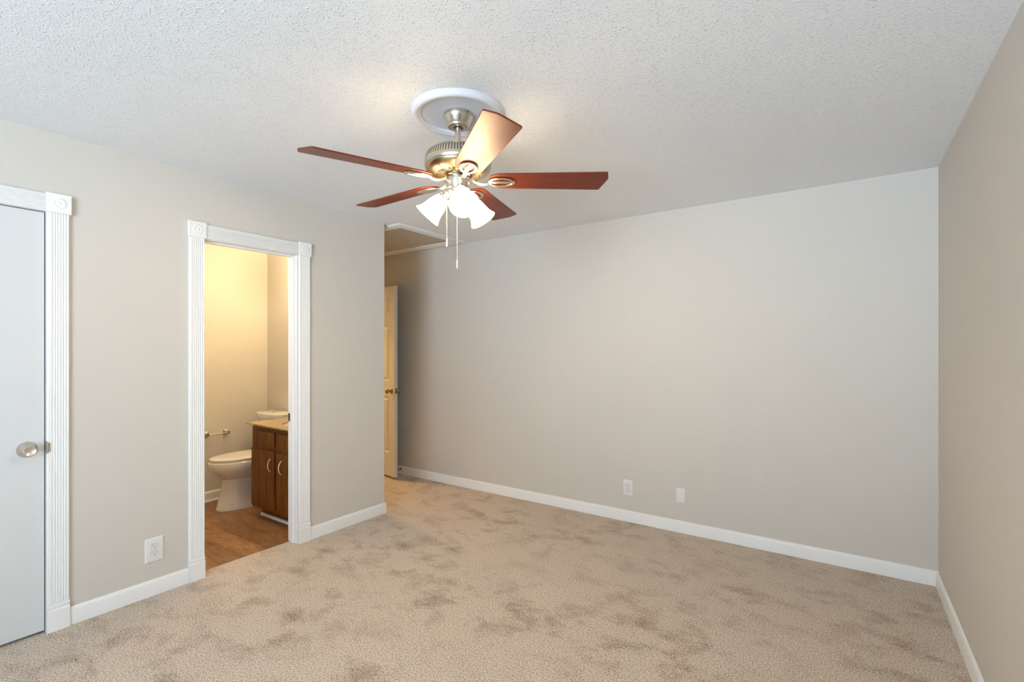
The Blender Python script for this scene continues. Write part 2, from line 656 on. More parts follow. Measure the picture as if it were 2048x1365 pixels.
def mat_head():
    m, nt, b = new_mat('white_pressed_trim')
    v = coords(nt, (1, 1, 1))
    b.inputs['Base Color'].default_value = (0.80, 0.80, 0.79, 1)
    b.inputs['Roughness'].default_value = 0.42
    br = node(nt, 'ShaderNodeTexBrick')
    br.inputs['Scale'].default_value = 1
    br.inputs['Brick Width'].default_value = 0.03
    br.inputs['Row Height'].default_value = 0.011
    br.inputs['Mortar Size'].default_value = 0.0022
    br.inputs['Mortar Smooth'].default_value = 0.6
    nt.links.new(coords(nt, (1, 1, 1), (0, -PI / 2, -PI / 2)), br.inputs['Vector'])
    bump(nt, b, br.outputs['Fac'], 0.5, -0.0015)
    return m


M['head'] = mat_head()


def door_trim(name, y0, y1, cw, zt, label, left_piece=True):
    """casing set round the opening y0..y1"""
    x = XL + EPS
    r = thing(name, (XL, (y0 + y1) / 2, 0), label, 'door frame', kind='structure')
    sides = [(y1, y1 + cw)] + ([(y0 - cw, y0)] if left_piece else [])
    for a, c in sides:
        obj('side_casing', fluted(a + .001, c - .001, 0.138, zt, x), 'trim', r)
        blk, ros = rosette(a - .004, c + .006, zt + .0005, zt + .0945, x)
        ro = obj('rosette', blk, 'trim', r, bevel=0.002)
        obj('rosette_ring', ros, 'trim', ro, smooth=60)
        obj('plinth_block', plinth(a + .0005, c - .0005, 0.1375, x), 'trim', r)
    obj('head_casing', head_casing(y0 + .0065 - 0.0, y1 - .0045, zt + .001, zt + .088, x), 'head', r)
    return r


closet_trim = door_trim('trim_1', CL0, CL1 + .001, 0.0850, 2.047, 'white fluted frame around the flush closet door')
obj('jamb', MB().box(XL - WT, XL - 0.0005, CL1 + .0005, CL1 + .0012, 0, DOOR_H), 'trim', closet_trim)
sp = obj('strike_plate', MB().box(XL - 0.004, XL + 0.0195, CL1 + .0005, CL1 + .0045, 0.873, 0.932)
         .box(XL + 0.0186, XL + 0.0215, CL1 + .0005, CL1 + .012, 0.880, 0.925), 'nickel', closet_trim, bevel=0.001)
sp['label'] = 'metal strike plate with curved lip'

bath_trim = door_trim('trim_2', BD0, BD1 + .004, 0.0870, 2.047, 'white fluted frame around the open bathroom doorway')
jb = MB()
for s, y in ((1, BD0), (-1, BD1)):
    jb.box(XL - WT, XL - 0.0005, min(y, y + s * .0) - (0.004 if s < 0 else 0), y + (0.004 if s > 0 else 0.0), 0, 2.052)
jb.box(XL - WT, XL - 0.0005, BD0 + .004, BD1 - .004, 2.046, 2.0575)
obj('jamb', jb, 'trim', bath_trim)
st = MB()
for s, y in ((1, BD0 + .004), (-1, BD1 - .004)):
    st.box(XL - 0.070, XL - 0.032, min(y, y + s * .011), max(y, y + s * .011), 0.0, 2.046)
st.box(XL - 0.070, XL - 0.032, BD0 + .015, BD1 - .015, 2.035, 2.046)
obj('door_stop_strip', st, 'trim', bath_trim, bevel=0.004, seg=3)
obj('strike_plate', MB().box(XL - 0.108, XL - 0.078, BD1 - .0065, BD1 - .0042, 0.862, 0.919), 'brass', bath_trim)['label'] = 'brass strike plate on the right jamb'

# ------------------------------------------------------------------ closet door
d1 = thing('door_1', (XL, (CL0 + CL1) / 2, 0.012), 'white flush closet door with conical nickel knob', 'door', kind='structure')
obj('door_leaf', MB().box(XL - 0.038, XL - 0.003, CL0 + .003, CL1 - .0035, 0.014, DOOR_H - .0035), 'door_white', d1, bevel=0.0015)
m = Matrix.Translation((XL - 0.003, 0.588, 0.9015)) @ Matrix.Rotation(PI / 2, 4, 'Y')
rose = obj('knob_rose', MB().lathe([(0.0375, 0.0), (0.0375, 0.003), (0.036, 0.0055), (0.030, 0.012), (0.0205, 0.0215), (0.0165, 0.026)], 56, m), 'nickel', d1, smooth=32)
obj('door_knob', MB().lathe([(0.0145, 0.022), (0.0155, 0.032), (0.0195, 0.044), (0.0238, 0.052), (0.0245, 0.057), (0.0235, 0.0605), (0.0215, 0.061),
                             (0.017, 0.0592), (0.010, 0.0565), (0.0, 0.0535)], 56, m), 'nickel_bright', rose, smooth=28)

# ------------------------------------------------------------------ hall door, standing open against the back wall
ang = math.radians(-11.0)
d2 = thing('door_2', (-4.655, 3.640, 0.012), 'open white six panel hall door seen at its free edge', 'door', kind='structure')
d2.rotation_euler = (0, 0, ang)
LW, LT, LH = 0.765, 0.036, 2.022        # local: x along the leaf from the hinge, y 0 = room face (towards -y), z up
z00 = 0.018
mb = MB()
cols = [(0.115, 0.345), (0.42, 0.65)]
rows = [(0.245, 0.845), (1.010, 1.605), (1.725, 1.91)]
mb.box(0, 0.115, 0, LT, z00, z00 + LH)
mb.box(0.345, 0.42, 0, LT, z00, z00 + LH)
mb.box(0.65, LW, 0, LT, z00, z00 + LH)
for xa, xb in cols:
    prev = 0.0
    for ra, rb in rows:
        mb.box(xa, xb, 0, LT, z00 + prev, z00 + ra)
        prev = rb
    mb.box(xa, xb, 0, LT, z00 + prev, z00 + LH)
leaf = obj('door_leaf', mb, 'door_white', d2, local=True)
for xa, xb in cols:
    for ra, rb in rows:
        za, zb = z00 + ra, z00 + rb
        p = MB()

        def frame_ring(i, y):
            return [Vector((xa + i, y, za + i)), Vector((xb - i, y, za + i)), Vector((xb - i, y, zb - i)), Vector((xa + i, y, zb - i))]
        steps = [(0, 0.001), (0.005, 0.0125), (0.020, 0.0125), (0.042, 0.004)]
        for flip in (False, True):
            p.loft([frame_ring(i_, LT - y_ if flip else y_) for i_, y_ in steps], caps=False)
            p.add(frame_ring(0.042, LT - 0.004 if flip else 0.004), [(0, 1, 2, 3)])
        obj('raised_panel', p, 'door_white', d2, local=True)
kz = 0.938 - 0.012
for sgn, yy in ((-1, 0.0), (1, LT)):
    m = Matrix.Translation((LW - 0.062, yy, kz)) @ Matrix.Rotation(-sgn * PI / 2, 4, 'X')
    obj('door_knob', MB().lathe([(0.032, 0), (0.031, 0.005), (0.022, 0.010), (0.013, 0.014), (0.011, 0.026), (0.016, 0.033), (0.025, 0.042), (0.0275, 0.052),
                                 (0.025, 0.062), (0.016, 0.068), (0, 0.070)], 32, m), 'brass', d2, smooth=40, local=True)['label'] = 'aged brass knob'
obj('latch_plate', MB().box(LW - 0.001, LW + 0.0015, 0.006, 0.030, kz - .028, kz + .028).box(LW + 0.001, LW + 0.011, 0.012, 0.024, kz - .009, kz + .009),
    'dark_metal', d2, local=True)['label'] = 'dark metal latch plate'
# door frame of the hall doorway
r = thing('trim_4', (XHALL, (HD0 + HD1) / 2, 0), 'white casing around the hall doorway', 'door frame', kind='structure')
for a, c in ((HD0 - .06, HD0), (HD1, HD1 + .06)):
    obj('side_casing', MB().box(XHALL + EPS, XHALL + .016, a, c, 0.09, DOOR_H + .07), 'trim', r, bevel=0.003)
obj('head_casing', MB().box(XHALL + EPS, XHALL + .016, HD0 + .001, HD1 - .001, DOOR_H + .01, DOOR_H + .07), 'trim', r, bevel=0.003)

# bathroom door, swung inwards out of sight behind the left jamb
d3 = thing('door_3', (XL - WT, BD0, 0.012), 'white bathroom door swung inside the bathroom', 'door', kind='structure')
obj('door_leaf', MB().box(XL - WT - 0.615, XL - WT - 0.006, BD0 - .040, BD0 - .005, 0.008, 2.04), 'door_white', d3, bevel=0.0015)

# ------------------------------------------------------------------ wall plates
def plate_frame(c, n):
    """matrix: local z = out of the wall, local y = up"""
    n = Vector(n)
    up = Vector((0, 0, 1))
    s = up.cross(n).normalized()
    return Matrix.Translation(c) @ Matrix((s, up, n)).transposed().to_4x4()


def wall_plate(name, c, n, w, h, label, cat, outlet=True, mat='plastic'):
    t = thing(name, c, label, cat)
    F = plate_frame(c, n)
    e = 0.007

    def ring(i, z):
        return [F @ Vector((sx * (w / 2 - i), sy * (h / 2 - i), z)) for sx, sy in ((-1, -1), (1, -1), (1, 1), (-1, 1))]
    obj('cover_plate', MB().loft([ring(0, 0.0005), ring(0, 0.003), ring(e * .5, 0.0055), ring(e, 0.0065)]), mat, t, smooth=20)
    if outlet:
        k = h / 0.135
        for s in (1, -1):
            cy = s * 0.0195
            p = MB()
            poly = []
            for i in range(36):
                a = 2 * PI * i / 36
                poly.append((0.0170 * math.cos(a), max(-0.0135, min(0.0135, 0.0172 * math.sin(a)))))
            p.prism(poly, lambda q_, z: F @ Vector((q_[0], q_[1] + cy, 0.0060 + z * 0.0024)))
            ro = obj('receptacle', p, mat, t)
            gr = obj('receptacle_outline', MB().prism([(q_[0] * 1.09, q_[1] * 1.11) for q_ in poly], lambda q_, z: F @ Vector((q_[0], q_[1] + cy, 0.0060 + z * 0.0007))), 'groove', ro)
            sl = MB()
            for xx, hh in ((-0.0065, 0.0075), (0.0065, 0.0062)):
                sl.prism([(xx - .0011, cy + .0015), (xx + .0011, cy + .0015), (xx + .0011, cy + .0015 + hh), (xx - .0011, cy + .0015 + hh)],
                         lambda q_, z: F @ Vector((q_[0], q_[1], 0.0080 + z * 0.0007)))
            sl.prism([(0.0026 * math.cos(2 * PI * i / 12), cy - .0070 + 0.0028 * math.sin(2 * PI * i / 12)) for i in range(12)],
                     lambda q_, z: F @ Vector((q_[0], q_[1], 0.0080 + z * 0.0007)))
            obj('socket_slots', sl, 'slot', ro)['label'] = 'dark socket slots'
        obj('screw', MB().lathe([(0.0026, 0.006), (0.0024, 0.0074), (0, 0.0078)], 12, F), mat, t, smooth=40)
    else:
        for yy in (0.030, -0.030):
            obj('screw', MB().lathe([(0.0026, 0.006), (0.0024, 0.0071), (0, 0.0074)], 12, F @ Matrix.Translation((0, yy, 0))), mat, t, smooth=40)
    return t


M['groove'] = simple('plate_groove_shade', (0.42, 0.41, 0.39), 0.6)
wall_plate('wall_outlet', (XL, 1.1015, 0.2535), (1, 0, 0), 0.091, 0.135, 'white duplex power outlet left of the bathroom doorway', 'outlet')
wall_plate('wall_outlet', (-1.4345, YB, 0.2675), (0, -1, 0), 0.083, 0.127, 'white duplex power outlet on the back wall', 'outlet')
wall_plate('blank_wall_plate', (-1.0205, YB, 0.2780), (0, -1, 0), 0.066, 0.108, 'blank off white wall plate right of the back wall outlet', 'wall plate', outlet=False)

# rigid door stop on the hall baseboard
m = Matrix.Translation((-4.045, YB - 0.0132, 0.056)) @ Matrix.Rotation(PI / 2, 4, 'X')
t = thing('door_stop', (-4.045, YB - 0.013, 0.056), 'small dark metal door stop on the baseboard beside the hall door', 'door stop')
obj('stop_rod', MB().lathe([(0.011, 0), (0.011, 0.003), (0.005, 0.006), (0.0045, 0.05)], 16, m), 'dark_metal', t, smooth=40)
obj('rubber_tip', MB().lathe([(0.0085, 0.050), (0.009, 0.058), (0.008, 0.064), (0, 0.065)], 16, m), 'black', t, smooth=40)

# ------------------------------------------------------------------ attic hatch in the hall ceiling
HX0, HX1, HY0, HY1, HW = -4.42, -3.070, 2.806, 3.632, 0.085
t = thing('attic_hatch', ((HX0 + HX1) / 2, (HY0 + HY1) / 2, H), 'ceiling attic hatch with white moulded trim over the hall', 'hatch')


def hatch_side(a0, a1, b0, b1):
    """mitred moulding; a = outer edge ends, b = inner edge ends"""
    prof = [(0.0, 0.0), (0.0, -0.010), (0.12, -0.017), (0.22, -0.019), (0.30, -0.014), (0.38, -0.012), (0.5, -0.013), (0.62, -0.012), (0.70, -0.014), (0.80, -0.019), (0.92, -0.017), (1.0, -0.009), (1.0, 0.0)]
    a0, a1, b0, b1 = Vector(a0), Vector(a1), Vector(b0), Vector(b1)
    return MB().prism(prof, lambda p, k: ((a0 if k == 0 else a1) * (1 - p[0]) + (b0 if k == 0 else b1) * p[0]) + Vector((0, 0, p[1] - 0.0004)))


oc = [(HX0, HY0, H), (HX1, HY0, H), (HX1, HY1, H), (HX0, HY1, H)]
ic = [(HX0 + HW, HY0 + HW, H), (HX1 - HW, HY0 + HW, H), (HX1 - HW, HY1 - HW, H), (HX0 + HW, HY1 - HW, H)]
for i in range(4):
    j = (i + 1) % 4
    obj('trim_board', hatch_side(oc[i], oc[j], ic[i], ic[j]), 'head', t, smooth=40)


def mat_hatch():
    m, nt, b = new_mat('painted_hatch_board')
    v = coords(nt, (1, 2.2, 1))
    g = noise(nt, v, 2.2, 3, 0.5, 1.2)
    nt.links.new(ramp(nt, g, [(0.3, (0.50, 0.44, 0.35)), (0.7, (0.56, 0.50, 0.41))]), b.inputs['Base Color'])
    b.inputs['Roughness'].default_value = 0.6
    bump(nt, b, g, 0.5, 0.03)
    return m


M['hatch'] = mat_hatch()
obj('hatch_panel', MB().box(HX0 + HW + .002, HX1 - HW - .002, HY0 + HW + .002, HY1 - HW - .002, H - 0.006, H - 0.0005), 'hatch', t)['label'] = 'beige painted board'

# ------------------------------------------------------------------ ceiling medallion and fan
FX, FY = -1.430, 1.652
med = thing('ceiling_medallion', (FX, FY, H), 'round white ceiling medallion around the fan canopy', 'medallion')
T = Matrix.Translation((FX, FY, H))
obj('medallion_ring', MB().lathe([(0.1635, -.0005), (0.1635, -.011), (0.166, -.016), (0.172, -.0185), (0.176, -.018), (0.178, -.021), (0.186, -.0245), (0.195, -.022), (0.2025, -.014),
                                  (0.205, -.0075), (0.2095, -.005), (0.2095, -.0005), (0.1635, -.0005)], 96, T, close=False), 'medallion', med, smooth=50)
obj('medallion_disc', MB().lathe([(0.0, -.0005), (0.163, -.0005), (0.163, -.008), (0.0, -.008)], 96, T, close=False), 'medallion', med, smooth=30)

fan = thing('ceiling_fan', (FX, FY, H - 0.008), 'five blade ceiling fan with three lit bell shades', 'ceiling fan')
Z = Matrix.Translation((FX, FY, 0))
obj('canopy', MB().lathe([(0.066, 2.4318), (0.067, 2.428), (0.067, 2.418), (0.0655, 2.413), (0.060, 2.404), (0.0515, 2.391), (0.0480, 2.386), (0.0490, 2.383), (0.0480, 2.378), (0.045, 2.373),
                          (0.040, 2.3715), (0.022, 2.3725), (0.022, 2.39)], 64, Z), 'nickel', fan, smooth=35)
mm = Matrix.Translation((FX, FY, 2.421)) @ Matrix.Rotation(math.radians(-12), 4, 'Z') @ Matrix.Rotation(PI / 2, 4, 'Y')
obj('canopy_screw', MB().lathe([(0.004, 0.065), (0.004, 0.070), (0, 0.0708)], 12, mm), 'dark_metal', fan, smooth=40)
obj('downrod', MB().lathe([(0.0135, 2.39), (0.0135, 2.300)], 32, Z), 'nickel', fan, smooth=35)
ZM = Matrix.Translation((FX, FY, 0.005))
housing = obj('motor_housing', MB().lathe([(0.014, 2.298), (0.030, 2.293), (0.034, 2.282), (0.060, 2.276), (0.100, 2.266), (0.124, 2.256), (0.129, 2.251), (0.133, 2.2485), (0.1375, 2.243), (0.1425, 2.232),
                                 (0.1462, 2.218), (0.1478, 2.210), (0.149, 2.205), (0.149, 2.200), (0.1475, 2.193), (0.146, 2.190)], 96, ZM), 'nickel', fan, smooth=35)
# vent slots round the shoulder of the housing
for k in range(72):
    a = 2 * PI * k / 72
    vb = MB()
    pr2 = [(0.1372, 2.2430), (0.1420, 2.2325), (0.1455, 2.2185), (0.1468, 2.2130)]
    o1 = [Vector((r_ + 0.0006, -0.0020, z_ + 0.0004)) for r_, z_ in pr2]
    o2 = [Vector((r_ + 0.0006, 0.0020, z_ + 0.0004)) for r_, z_ in pr2]
    i1 = [Vector((r_ - 0.004, -0.0024, z_ - 0.001)) for r_, z_ in pr2]
    i2 = [Vector((r_ - 0.004, 0.0024, z_ - 0.001)) for r_, z_ in pr2]
    n_ = len(pr2)
    vb.add(o1 + o2 + i1 + i2, [f for i in range(n_ - 1) for f in ((i, i + 1, n_ + i + 1, n_ + i), (2 * n_ + i, 3 * n_ + i, 3 * n_ + i + 1, 2 * n_ + i + 1),
                                                                  (i, 2 * n_ + i, 2 * n_ + i + 1, i + 1), (n_ + i, n_ + i + 1, 3 * n_ + i + 1, 3 * n_ + i))]
           + [(0, n_, 3 * n_, 2 * n_), (n_ - 1, 3 * n_ - 1, 4 * n_ - 1, 2 * n_ - 1)])
    vb.move(ZM @ Matrix.Rotation(a, 4, 'Z'))
    if k == 0:
        vents = vb
    else:
        vents.add(vb.v, vb.f)
obj('vent_slots', vents, 'slot', housing)['label'] = 'dark vent slots'
bowl = obj('motor_bowl', MB().lathe([(0.146, 2.1895), (0.147, 2.187), (0.1465, 2.184), (0.142, 2.176), (0.133, 2.167), (0.119, 2.159), (0.108, 2.155), (0.1065, 2.1555), (0.104, 2.1545), (0.085, 2.151), (0.066, 2.150)], 96, ZM),
           'bowl', fan, smooth=35)
for k in range(10):
    mk = ZM @ Matrix.Rotation(2 * PI * k / 10 + 0.1, 4, 'Z')
    for dy in (-0.009, 0.009):
        mh = mk @ Matrix.Translation((0.095, dy, 2.1525))
        obj('bowl_opening', MB().lathe([(0.0062, -0.0022), (0.0062, 0.004)], 16, mh @ Matrix.Diagonal((0.75, 1, 1, 1))), 'dark_metal', bowl)


obj('flywheel', MB().lathe([(0.064, 2.161), (0.064, 2.150), (0.058, 2.147), (0.056, 2.140), (0.050, 2.138)], 64, Z), 'dark_metal', fan, smooth=35)
obj('switch_housing', MB().lathe([(0.050, 2.144), (0.0525, 2.142), (0.0525, 2.099), (0.0515, 2.095), (0.049, 2.093)], 64, Z), 'nickel_bright', fan, smooth=35)
obj('light_fitter', MB().lathe([(0.048, 2.0945), (0.050, 2.091), (0.049, 2.085), (0.043, 2.076), (0.033, 2.066), (0.026, 2.057), (0.020, 2.050), (0.012, 2.044), (0.012, 2.036), (0.016, 2.031),
                                (0.014, 2.024), (0.006, 2.019), (0, 2.018)], 48, Z), 'nickel', fan, smooth=40)

# blades with their irons
BZ = 2.131
BLADE_AZ = [34.6, 106.6, 178.6, 250.4, 323.6]
BLADE_DROOP = [0.0, 0.007, 0.0, -0.015, -0.013]     # metres at the tip
PITCH = math.radians(11.0)
outline = [(0.137, -0.022), (0.146, -0.038), (0.160, -0.050), (0.180, -0.058), (0.205, -0.061), (0.655, -0.0725), (0.6600, -0.068), (0.6685, -0.028), (0.668, -0.018),
           (0.643, 0.068), (0.637, 0.0725), (0.205, 0.061), (0.180, 0.058), (0.160, 0.050), (0.146, 0.038), (0.137, 0.022)]
Rp = Matrix.Rotation(-PITCH, 4, 'X')


def blade_mesh():
    return MB().prism(outline, lambda p, k: Rp @ Vector((p[0], p[1], 0.0005 + 0.006 * k)))


def iron_mesh():
    mb = MB()
    # oval plate under the blade: rim and two ribs
    cx, ax, ay = 0.1935, 0.0545, 0.0310
    zz = -0.004
    mb.tube([Rp @ Vector((cx + ax * math.cos(2 * PI * i / 40), ay * math.sin(2 * PI * i / 40), zz)) for i in range(40)], 0.0072, 10, True, 0.6)
    for s in (1,):
        mb.tube([Rp @ Vector((cx - ax + (2 * ax) * i / 12, 0.0055 * math.sin(PI * i / 12), zz)) for i in range(13)], 0.0060, 8, False, 0.7)
        mb.tube([Rp @ Vector((cx - ax + (2 * ax) * i / 12, -0.0055 * math.sin(PI * i / 12), zz)) for i in range(13)], 0.0060, 8, False, 0.7)
    # swan-neck arm back to the flywheel: two rails
    for s in (-1, 1):
        pts = []
        for i in range(17):
            u = i / 16
            x = 0.140 + (0.056 - 0.140) * u
            zc = -0.004 + (0.0085) * (u ** 2.2) * 1.6 - 0.010 * math.sin(PI * min(1, u * 1.0)) * 0.9
            yy = s * (0.0045 + 0.004 * u)
            c = Rp @ Vector((x, yy, 0))
            pts.append(Vector((x, yy * 1.0, c.z * (1 - u) + zc)))
        mb.tube(pts, 0.0048, 8)
    mb.box(0.050, 0.066, -0.013, 0.013, -0.004, 0.010)
    return mb


def screws_mesh():
    mb = MB()
    for x, y in ((0.165, 0.016), (0.165, -0.016), (0.222, 0.0)):
        mb.lathe([(0.0045, -0.0045), (0.0040, -0.0068), (0, -0.0078)], 12, Rp @ Matrix.Translation((x, y, 0)))
    return mb


blade0 = obj('blade', blade_mesh(), 'blade', fan, local=True, bevel=0.0015)
iron0 = obj('blade_iron', iron_mesh(), 'iron', blade0, local=True, smooth=50)
iron0['label'] = 'looped nickel blade iron'
for k, az in enumerate(BLADE_AZ):
    if k == 0:
        bl, ir = blade0, iron0
    else:
        bl = blade0.copy()
        COL.objects.link(bl)
        bl.parent = fan
        ir = iron0.copy()
        COL.objects.link(ir)
        ir.parent = bl
    bl.location = (0, 0, BZ - fan.location.z)
    bl.rotation_euler = (0, -BLADE_DROOP[k] / 0.66, math.radians(az))

# lamp arms, sockets, shades, bulbs
Fd = Vector((-math.sin(YAW), math.cos(YAW), 0))
Rd = Vector((math.cos(YAW), math.sin(YAW), 0))
TILT = math.radians(44)
for phi in (15.6, 135.6, 255.6):
    ph = math.radians(phi)
    dr = (-Fd * math.cos(ph) + Rd * math.sin(ph)).normalized()
    axis = (dr * math.cos(TILT) - Vector((0, 0, 1)) * math.sin(TILT)).normalized()
    neck = Vector((FX, FY, 2.068)) + dr * 0.0665
    side = axis.cross(Vector((0, 0, 1))).normalized()
    upv = side.cross(axis).normalized()
    A = Matrix((side, upv, axis)).transposed().to_4x4()
    A = Matrix.Translation(neck) @ A
    base = neck - axis * 0.034
    p0 = Vector((FX, FY, 2.074)) + dr * 0.034
    pts = [p0, p0 + dr * 0.012 + Vector((0, 0, .004)), p0 + dr * 0.020 + Vector((0, 0, .010)), base * 0.55 + (p0 + dr * .016 + Vector((0, 0, .016))) * 0.45, base + axis * .004]
    arm = obj('lamp_arm', MB().tube(pts, 0.0062, 10), 'iron', fan, smooth=60)
    # leaf scroll under the arm
    sc = [Vector((FX, FY, 0)) + dr * (0.030 + 0.016 * math.sin(u * 2.6)) + Vector((0, 0, 2.062 - 0.046 * u)) for u in [i / 10 for i in range(11)]]
    obj('scroll', MB().tube(sc, [0.0045 * (1 - 0.5 * i / 10) for i in range(11)], 8), 'iron', arm, smooth=60)
    obj('lamp_socket', MB().lathe([(0.010, -0.036), (0.0175, -0.033), (0.0185, -0.020), (0.0185, -0.006), (0.026, -0.002), (0.0285, 0.003), (0.0285, 0.006)], 32, A), 'nickel_bright', arm, smooth=35)
    outer = [(0.0270, 0.002), (0.0285, 0.010), (0.0335, 0.022), (0.0390, 0.036), (0.0430, 0.052), (0.0460, 0.070), (0.0500, 0.088), (0.0565, 0.104), (0.0640, 0.1160)]
    inner = [(r_ - 0.0035, z_) for r_, z_ in reversed(outer)]
    shade = obj('lamp_shade', MB().lathe(outer + inner, 48, A), 'lamp', fan, smooth=60)
    shade['label'] = 'glowing frosted bell glass'
    obj('bulb', MB().lathe([(0, 0.012), (0.011, 0.014), (0.013, 0.028), (0.019, 0.042), (0.0245, 0.056), (0.0245, 0.066), (0.018, 0.078), (0, 0.083)], 24, A), 'bulb', shade, smooth=60)

# pull chains
for (px, depth_off, ztop, zfob, zend, seed) in ((-0.0508, 0.000, 2.104, 1.876, 1.8395, 1), (0.0015, -0.0535, 2.104, 1.771, 1.7335, 2)):
    c = Vector((FX, FY, 0)) + Rd * px + Fd * depth_off
    outp = Vector((Rd * px + Fd * depth_off))
    outp.normalize()
    ch = MB()
    zc = ztop
    while zc > zfob:
        ch.lathe([(0, 0.0017), (0.0014, 0.0009), (0.0017, 0), (0.0014, -0.0009), (0, -0.0017)], 7, Matrix.Translation((c.x, c.y, zc)))
        zc -= 0.0042
    ch.tube([(c.x, c.y, ztop), (c.x, c.y, zfob)], 0.0006, 5)
    cho = obj('pull_chain', ch, 'chain', fan, smooth=60)
    obj('pull_fob', MB().lathe([(0.0016, zfob + .001), (0.0030, zfob - .003), (0.0037, zfob - .010), (0.0040, zend + .004), (0.0034, zend), (0, zend - .0005)], 14, Matrix.Translation((c.x, c.y, 0))),
        'fob', cho, smooth=50)
    obj('chain_outlet', MB().tube([c - outp * 0.004 + Vector((0, 0, ztop + .002)), c + outp * 0.002 + Vector((0, 0, ztop + .001))], 0.004, 10), 'iron', cho, smooth=50)

# ------------------------------------------------------------------ bathroom: vanity, counter, sink
VX0, VX1, VF, VB = -4.035, -3.325, 2.080, YBATH - 0.001
van = thing('vanity_cabinet', ((VX0 + VX1) / 2, (VF + VB) / 2, -0.003), 'dark brown wooden vanity cabinet with two doors beside the toilet', 'cabinet')
FZ = -0.003
body = MB().box(VX0, VX1, VF, VF + .02, 0.086, 0.7635)
body.box(VX0, VX0 + .018, VF + .02, VB, 0.086, 0.7635).box(VX1 - .018, VX1, VF + .02, VB, 0.086, 0.7635)
body.box(VX0 + .018, VX1 - .018, VF + .02, VB, 0.086, 0.104).box(VX0 + .018, VX1 - .018, VB - .01, VB, 0.104, 0.7635)
obj('carcass', body, 'cabinet', van, bevel=0.002)
obj('toe_kick', MB().box(VX0 + .012, VX1, VF + 0.078, VB, FZ, 0.0855), 'cabinet', van)
obj('shoe_moulding', MB().prism([(p_, q_) for p_, q_ in q], lambda p, k: Vector((VX0 + .008 + (VX1 - VX0 - .008) * k, VF + 0.0775 - p[0], FZ + p[1]))), 'trim', van, smooth=50)['label'] = 'white quarter round strip'


def grooved_front(xa, xb, za, zb, t=0.018, n=3):
    """front with vertical V grooves"""
    prof = [(xa, 0), (xa, -t + .004), (xa + .004, -t)]
    for i in range(1, n):
        g = xa + (xb - xa) * i / n
        prof += [(g - .0032, -t), (g - .0008, -t + .006), (g + .0008, -t + .006), (g + .0032, -t)]
    prof += [(xb - .004, -t), (xb, -t + .004), (xb, 0)]
    return MB().prism(prof, lambda p, k: Vector((p[0], VF - .0004 + p[1], za + (zb - za) * k)))


def bow_pull(x, z0, z1, yf):
    pts = [Vector((x, yf, z0)), Vector((x, yf - .006, z0 + .001))]
    for i in range(1, 12):
        u = i / 12
        pts.append(Vector((x, yf - .007 - .017 * math.sin(PI * u) ** 0.8, z0 + .002 + (z1 - z0 - .004) * u)))
    pts += [Vector((x, yf - .006, z1 - .001)), Vector((x, yf, z1))]
    return MB().tube(pts, 0.0037, 10, up=Vector((1, 0, 0)))


for xa, xb, hx in ((-4.018, -3.684, -3.724), (-3.645, -3.345, -3.570)):
    d = obj('cabinet_door', grooved_front(xa, xb, 0.112, 0.572), 'cabinet', van)
    obj('handle', bow_pull(hx, 0.415, 0.515, VF - .0184), 'cream_pull', d, smooth=60)['label'] = 'pale curved bow pull'
for xa, xb in ((-3.912, -3.684), (-3.645, -3.417)):
    obj('drawer_front', grooved_front(xa, xb, 0.612, 0.722, n=2), 'cabinet', van)

ct = MB()
cx0, cx1, cy0, cy1, cz0, cz1 = -4.068, -3.3115, 2.044, YBATH - .0005, 0.7642, 0.7765
sx, sy, sa, sb = -3.625, 2.325, 0.212, 0.192
N = 48
rect = []
for i in range(N):
    a = 2 * PI * i / N
    dx, dy = math.cos(a), math.sin(a)
    k = min(((cx1 - sx) / dx if dx > 0 else (cx0 - sx) / dx) if abs(dx) > 1e-6 else 9, ((cy1 - sy) / dy if dy > 0 else (cy0 - sy) / dy) if abs(dy) > 1e-6 else 9)
    rect.append((sx + dx * k, sy + dy * k))
for cxx, cyy in ((cx0, cy0), (cx1, cy0), (cx1, cy1), (cx0, cy1)):      # snap the nearest ray to each corner
    j = min(range(N), key=lambda i: (rect[i][0] - cxx) ** 2 + (rect[i][1] - cyy) ** 2)
    rect[j] = (cxx, cyy)
el = [(sx + sa * math.cos(2 * PI * i / N), sy + sb * math.sin(2 * PI * i / N)) for i in range(N)]
ring4 = [[Vector((*p, cz0)) for p in el], [Vector((*p, cz1)) for p in el], [Vector((*p, cz1)) for p in rect], [Vector((*p, cz0)) for p in rect], [Vector((*p, cz0)) for p in el]]
ct.loft(ring4, caps=False)
tag(obj('vanity_countertop', ct, 'granite'), 'speckled tan granite countertop on the dark vanity', 'countertop')
sk = MB()
prf = [(1.03, 0.0), (1.0, -0.004), (0.97, -0.04), (0.85, -0.09), (0.6, -0.115), (0.15, -0.122), (0.0, -0.122)]
prf2 = [(0.0, -0.128), (0.62, -0.122), (0.9, -0.095), (1.03, -0.04), (1.06, 0.0)]
mk = Matrix.Translation((sx, sy, cz0 - .0006)) @ Matrix.Diagonal((sa, sb, 1, 1))
sk.lathe(prf + prf2 + [(1.03, 0.0)], 48, mk, close=False)
obj('sink_basin', sk, 'porcelain', van, smooth=50)['label'] = 'oval white sink basin'

# ------------------------------------------------------------------ toilet
TX = -4.405
toi = thing('toilet', (TX, 2.25, FZ), 'white two piece elongated toilet left of the vanity', 'toilet')


